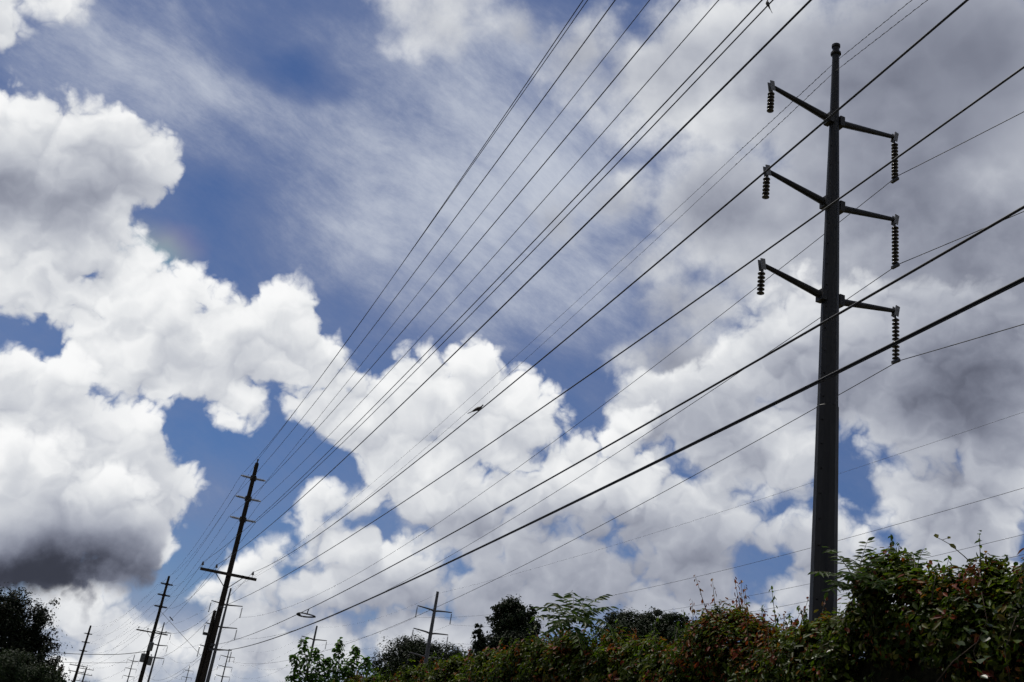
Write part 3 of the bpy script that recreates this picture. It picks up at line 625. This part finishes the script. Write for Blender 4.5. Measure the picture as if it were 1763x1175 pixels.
young_tree(27, [(522,1102,530,1165,34,150),(505,1130,520,1180,30,120),(545,1118,552,1180,34,170),(585,1104,580,1175,32,190),(612,1115,606,1175,34,180),(632,1135,622,1180,26,140),(565,1135,566,1190,40,200),(500,1165,520,1195,34,130),(600,1150,596,1200,44,260),(540,1160,545,1205,44,240),(650,1165,640,1200,30,120)],
    'bright green young tree with upright leafy shoots at the far end of the hedge')
# ------------------------------------------------------------------ the hedge: three shrubs grown together, crest read off the photograph at T across the road
CREST = [(1763,954),(1724,950),(1705,978),(1663,968),(1609,952),(1576,960),(1540,985),(1510,1010),(1478,1042),(1440,1062),(1390,1082),(1362,1050),(1313,1048),(1258,1044),(1212,1068),(1190,1090),(1077,1084),(978,1086),(921,1097),(850,1117),(760,1140),(690,1156),(640,1166),(560,1180)]
TC = 6.05
cr = [on_along(x, y, TC) for x, y in CREST]; crs = np.array([p.dot(R_) for p in cr]); crz = np.array([p.z for p in cr])
crs = np.concatenate([[-6, crs[0]-.6], crs]); crz = np.concatenate([[3.75, 3.78], crz-.15])
_cn = rng.normal(size=400)
def crest(s): return np.interp(s, crs, crz) + .11*np.interp(s, np.arange(400)*.22-8, _cn) + .05*np.interp(s, np.arange(400)*.09-4, _cn[::-1])
def hedge_shrub(name, s0, s1, dens, red, label, pal, size=.05):
    """leaves crowd the skin of a rounded bank: road face at t = 5.7, crest at 6.9, back at 9"""
    base = G((s0+s1)/2, TC+.6, 0); o = empty(name, base); tag(o, label, 'shrub', 'shrubs of the long hedge')
    nc = int(dens/22*(s1-s0)); sc_ = rng.uniform(s0, s1, nc); zc = crest(sc_)          # sprigs sit on the skin of the bank, leaves round each sprig
    u = rng.uniform(0, 1, nc); back = u > .72; low = u < .16
    ang = np.clip((u-.16)/.56, 0, 1)**.8*1.75-.15
    lump = .5*np.sin(sc_*2.3+u*3)+.5*np.sin(sc_*5.7+1+u*7)
    dep = np.abs(rng.normal(size=nc))*.10+np.clip(lump, -.2, 1)*.14
    t = TC-(.45-dep)*np.cos(ang); z = zc-.62+(.60-dep*.9)*np.sin(ang)
    t = np.where(back, TC+rng.uniform(0, 1.9, nc), t); z = np.where(back, zc-.04-.22*(t-TC)-dep, z)
    t = np.where(low, TC-.45+dep, t); z = np.where(low, rng.uniform(0, 1, nc)*(zc-.6), z)
    sr = rng.uniform(.05, .105, nc); out = np.outer(-np.cos(ang), np.array(N_)); out[:, 2] = np.maximum(np.sin(ang), 0)+.35
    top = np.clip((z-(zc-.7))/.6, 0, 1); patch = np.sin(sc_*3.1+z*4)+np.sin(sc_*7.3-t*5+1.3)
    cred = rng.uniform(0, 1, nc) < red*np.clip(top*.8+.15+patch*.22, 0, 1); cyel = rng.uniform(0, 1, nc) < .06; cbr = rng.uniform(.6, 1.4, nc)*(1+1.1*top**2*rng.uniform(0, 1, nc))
    n = int(dens*(s1-s0)); ix = rng.integers(nc, size=n); dd = rng.normal(size=(n, 3)); dd *= np.minimum(1, 1.5/np.linalg.norm(dd, axis=1, keepdims=True))
    P = np.outer(sc_[ix], np.array(R_))+np.outer(t[ix], np.array(N_)); P[:, 2] = z[ix]; P += dd*sr[ix][:, None]*np.array((1, 1, .8)); P[:, 2] = np.maximum(P[:, 2], .05)
    Nn = out[ix]*.9+dd*.45+rng.normal(size=(n, 3))*.45
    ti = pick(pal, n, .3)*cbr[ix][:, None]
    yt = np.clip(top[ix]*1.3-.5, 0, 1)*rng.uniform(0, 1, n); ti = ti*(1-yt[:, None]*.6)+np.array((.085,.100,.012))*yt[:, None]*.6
    isr = cred[ix] & (rng.uniform(0, 1, n) < .8) | (rng.uniform(0, 1, n) < .04); ti = np.where(isr[:, None], pick(REDS, n, .3), ti)
    yel = cyel[ix] & (rng.uniform(0, 1, n) < .6); ti = np.where(yel[:, None], pick(np.array([(.085,.085,.02),(.10,.075,.02)]), n), ti)
    gl_ = rng.uniform(0, 1, n) < .014
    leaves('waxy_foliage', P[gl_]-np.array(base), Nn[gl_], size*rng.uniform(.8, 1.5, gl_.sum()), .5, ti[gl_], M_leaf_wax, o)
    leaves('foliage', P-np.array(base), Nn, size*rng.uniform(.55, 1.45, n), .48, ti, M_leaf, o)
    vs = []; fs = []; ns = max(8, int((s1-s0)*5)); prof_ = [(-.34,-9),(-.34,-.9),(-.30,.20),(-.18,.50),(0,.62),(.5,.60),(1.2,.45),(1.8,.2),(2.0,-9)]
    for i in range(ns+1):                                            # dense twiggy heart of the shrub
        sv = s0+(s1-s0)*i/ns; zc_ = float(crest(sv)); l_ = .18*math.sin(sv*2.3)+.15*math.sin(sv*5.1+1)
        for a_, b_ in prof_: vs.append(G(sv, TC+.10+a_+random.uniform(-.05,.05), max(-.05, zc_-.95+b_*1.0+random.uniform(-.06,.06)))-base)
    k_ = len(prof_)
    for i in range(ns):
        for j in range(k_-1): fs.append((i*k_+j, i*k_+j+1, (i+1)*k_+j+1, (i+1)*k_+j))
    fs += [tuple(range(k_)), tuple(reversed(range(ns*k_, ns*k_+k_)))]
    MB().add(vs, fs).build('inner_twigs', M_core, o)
    tw = MB(); PP = []; NN = []; TT = []; TI = []
    for i in range(int((s1-s0)*(26 if red > .5 else 18))):                                 # twigs that stick out of the crest, with leaves along them
        sv = random.uniform(s0, s1); zc_ = float(crest(sv)); tv = TC+random.uniform(-.35, .5); h = (random.uniform(.08, .26) if random.random() < .7 else random.uniform(.25, .48))*(1.25 if red > .5 else 1)
        a = Vector(G(sv, tv, zc_-.14-.5*max(0, TC-tv))); e = a+Vector((random.uniform(-.4,.4), random.uniform(-.4,.4), 1))*h
        tw.tube([a-base, (a+e)/2-base, e-base], [.006, .004, .002], 5); isred = random.random() < red*1.15
        for k in range(16):
            f_ = .12+.88*k/15; p = a+(e-a)*f_; g = rng.normal(size=3); g /= np.linalg.norm(g)
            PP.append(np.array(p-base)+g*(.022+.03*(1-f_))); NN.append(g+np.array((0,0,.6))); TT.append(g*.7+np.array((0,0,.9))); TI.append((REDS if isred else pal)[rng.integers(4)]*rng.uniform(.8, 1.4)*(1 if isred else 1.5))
    for j in rng.choice(nc, min(nc, int((s1-s0)*40)), replace=False):
        if z[j] > zc[j]-.45:
            c_ = G(sc_[j], t[j], z[j])-base; tw.tube([c_-UP_*.35+N_*random.uniform(0,.2), c_-UP_*.1, c_+Vector((random.uniform(-.05,.05),random.uniform(-.05,.05),.08))], [.006,.004,.002], 4)
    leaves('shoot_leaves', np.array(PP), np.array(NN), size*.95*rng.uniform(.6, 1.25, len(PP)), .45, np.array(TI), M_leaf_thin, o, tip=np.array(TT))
    for i in range(int((s1-s0)*1.5)):
        sv = random.uniform(s0, s1); limb(tw, G(sv, TC+.7, -.1)-base, G(sv+random.uniform(-.5,.5), TC+random.uniform(-.1,.8), float(crest(sv))-.4)-base, .03, .008, 5, .12)
    tw.build('stems', M_twig, o, True)
    return o
S1, S2, S3, S4 = [on_along(x, 1100, TC).dot(R_) for x in (1400, 1195, 850, 590)]
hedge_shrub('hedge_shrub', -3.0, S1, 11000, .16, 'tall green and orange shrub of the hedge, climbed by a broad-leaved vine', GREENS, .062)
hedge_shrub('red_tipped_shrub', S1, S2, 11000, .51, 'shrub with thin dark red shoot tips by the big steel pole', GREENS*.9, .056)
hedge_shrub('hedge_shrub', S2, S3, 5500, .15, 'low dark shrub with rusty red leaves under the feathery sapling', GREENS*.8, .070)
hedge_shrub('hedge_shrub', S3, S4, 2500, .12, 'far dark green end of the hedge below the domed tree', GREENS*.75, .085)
# ------------------------------------------------------------------ feathery saplings
def leaflet_mesh(pal):
    me = bpy.data.meshes.new('leaflet'); v = [(0,0,0),(.5,.14,.03),(.32,.17,.03),(.12,.10,.02),(.75,.09,.01),(1,0,-.06),(.75,-.09,.01),(.5,-.14,.03),(.32,-.17,.03),(.12,-.10,.02)]
    me.from_pydata(v, [], [(0,3,2,1,4,5),(0,5,6,7,8,9)]); ca = me.color_attributes.new('leaf_tint', 'FLOAT_COLOR', 'POINT')
    for d in ca.data: d.color = (*pal, 1)
    me.materials.append(M_leaf_thin); return me
LM = [leaflet_mesh(p) for p in ((.034,.062,.010),(.026,.048,.009),(.048,.078,.012),(.038,.055,.011))]
def sapling(x0, y0, D, fronds, leaf, label):
    a0 = at_dist(x0, y0, D); base = Vector((a0.x, a0.y, 0)); o = empty('feathery_sapling', base); tag(o, label, 'sapling')
    b = MB(); b.tube([N_*.75-UP_*.1, N_*.72+UP_*(a0.z*.6), N_*.35+UP_*(a0.z*.88), a0-base], [.022,.018,.013,.009], 6); b.build('stem', M_twig, o, True)
    for xs, ys, xe, ye, dD, pairs in fronds:
        a = at_dist(xs, ys, D)-base; e = at_dist(xe, ye, D+dD)-base; mid = (a+e)/2+UP_*(e-a).length*.16
        pts = [a*(1-f_)**2+mid*2*f_*(1-f_)+e*f_*f_ for f_ in [i/10 for i in range(11)]]
        fr = MB().tube(pts, [.005-.0035*i/10 for i in range(11)], 5).build('frond', M_twig, o, True)
        for k in range(pairs):
            f_ = .18+.80*k/(pairs-1); j = f_*10; i = min(int(j), 9); p = pts[i]+(pts[i+1]-pts[i])*(j-i); tdir = (pts[i+1]-pts[i]).normalized()
            sd = tdir.cross(UP_); sd = sd.normalized() if sd.length > .05 else Vector((1,0,0)); 
            sd = (sd*.75 + Vector((1, 0, 0))*(.5 if sd.x > 0 else -.5)).normalized()
            for sg in ((-1, 1) if k < pairs-1 else (0,)):
                dv = (sd*sg*1.0 + tdir*(.55 if sg else 1.0) - UP_*random.uniform(.05, .75)).normalized(); lo_ = leaf*(1.0-.35*abs(f_-.5))*random.uniform(.85, 1.12)
                nz = (UP_*.45 - (R_*.6 + N_*.4)*.8 + Vector((random.uniform(-.45,.45), random.uniform(-.45,.45), random.uniform(-.2,.4)))); yv = nz.cross(dv).normalized(); zv = dv.cross(yv)
                M = Matrix((dv, yv, zv)).transposed().to_4x4(); ob = put('leaflet', LM[random.randrange(4)], fr); ob.matrix_local = Matrix.Translation(p) @ M @ Matrix.Scale(lo_, 4)
    return o
sapling(1478, 1040, 8.7, [(1476,1000,1494,930,.05,9),(1474,1002,1426,942,-.2,8),(1472,1005,1400,985,-.3,8),(1478,1003,1536,975,.1,8),(1480,1006,1520,1012,-.2,7),(1470,1008,1424,1020,-.3,7),(1480,1000,1462,962,.3,7),(1577,985,1592,945,.4,6),(1577,987,1570,950,.2,6),(1474,1004,1450,985,-.4,7),(1480,1002,1512,960,-.2,8),(1480,1006,1500,990,-.4,7),(1474,1020,1430,1000,-.3,8),(1482,1020,1530,1000,-.3,8)], .098, 'feathery green sapling growing in front of the big steel pole')
sapling(988, 1080, 13.6, [(988,1060,962,1024,.2,7),(988,1058,985,1018,.4,7),(990,1062,1043,1024,.1,8),(990,1066,1052,1045,-.2,7),(986,1064,928,1046,-.2,8),(986,1068,920,1064,-.3,7),(992,1074,1070,1108,-.5,8),(984,1076,930,1104,-.5,8),(984,1078,1000,1120,-.6,7),(990,1066,1010,1028,-.4,7),(986,1064,945,1038,-.5,7),(990,1070,1048,1075,-.6,8),(986,1070,955,1078,-.5,7)]+[(988+random.uniform(-4,4), 1066+random.uniform(-4,8), 988+random.uniform(-62,62), 1062+random.uniform(-34,34), random.uniform(-.7,.3), 7) for _ in range(7)], .15, 'feathery green sapling standing up from the low rusty-leaved shrub')
# ------------------------------------------------------------------ the vine
def vine():
    base = G(5.0, 5.2, 0); o = empty('vine', base); tag(o, 'vine with broad glossy leaves and one thin shoot reaching above the hedge', 'vine')
    D = 8.4; b = MB()
    sh = [at_dist(*p, D)-base for p in ((1700,1010),(1688,985),(1660,958),(1636,938),(1622,930),(1610,924))]
    b.tube(sh, [.006,.005,.004,.003,.0025,.002], 5); MB().tube([sh[4], at_dist(1634,926,D)-base], [.0025,.0015], 4).build('tendril', M_twig, o)
    st = [[at_dist(*p, 7.35)-base for p in q] for q in (((1690,1175),(1676,1120),(1700,1070),(1690,1020)), ((1600,1190),(1640,1140),(1690,1100)), ((1740,1180),(1730,1120),(1750,1060)))]
    b.build('stem', M_twig, o, True)
    for q in st: MB().tube(q, .003, 5).build('stem', M_bark, o, True)
    def lf(x, y, D, size, tintc, nrm, tip):
        leaves('vine_leaf', np.array([at_dist(x, y, D)-base]), np.array([nrm], float), [size], .8, np.array([tintc]), M_leaf_wax if tintc[0] < .06 else M_leaf_thin, o, tip=np.array([tip], float)).pop('kind', None)
    for x, y, s_ in ((1612,923,.05),(1640,941,.07),(1634,926,.035),(1690,968,.055),(1688,995,.08)): lf(x, y, D, s_, (.13,.12,.02), (random.uniform(-.4,.4), -.8, .5), (random.uniform(-1,1), 0, -.6))
    for i in range(26):
        x = random.gauss(1690, 42); y = random.gauss(1105, 45)
        if y < 1020: continue
        lf(x, y, random.uniform(7.05, 7.4), random.uniform(.05, .09), tuple(GREENS[i % 4]*1.0), (random.uniform(-.5,.3), -.45+random.uniform(-.3,.3), .8), (random.uniform(-1,1), -.4, -.8))
vine()
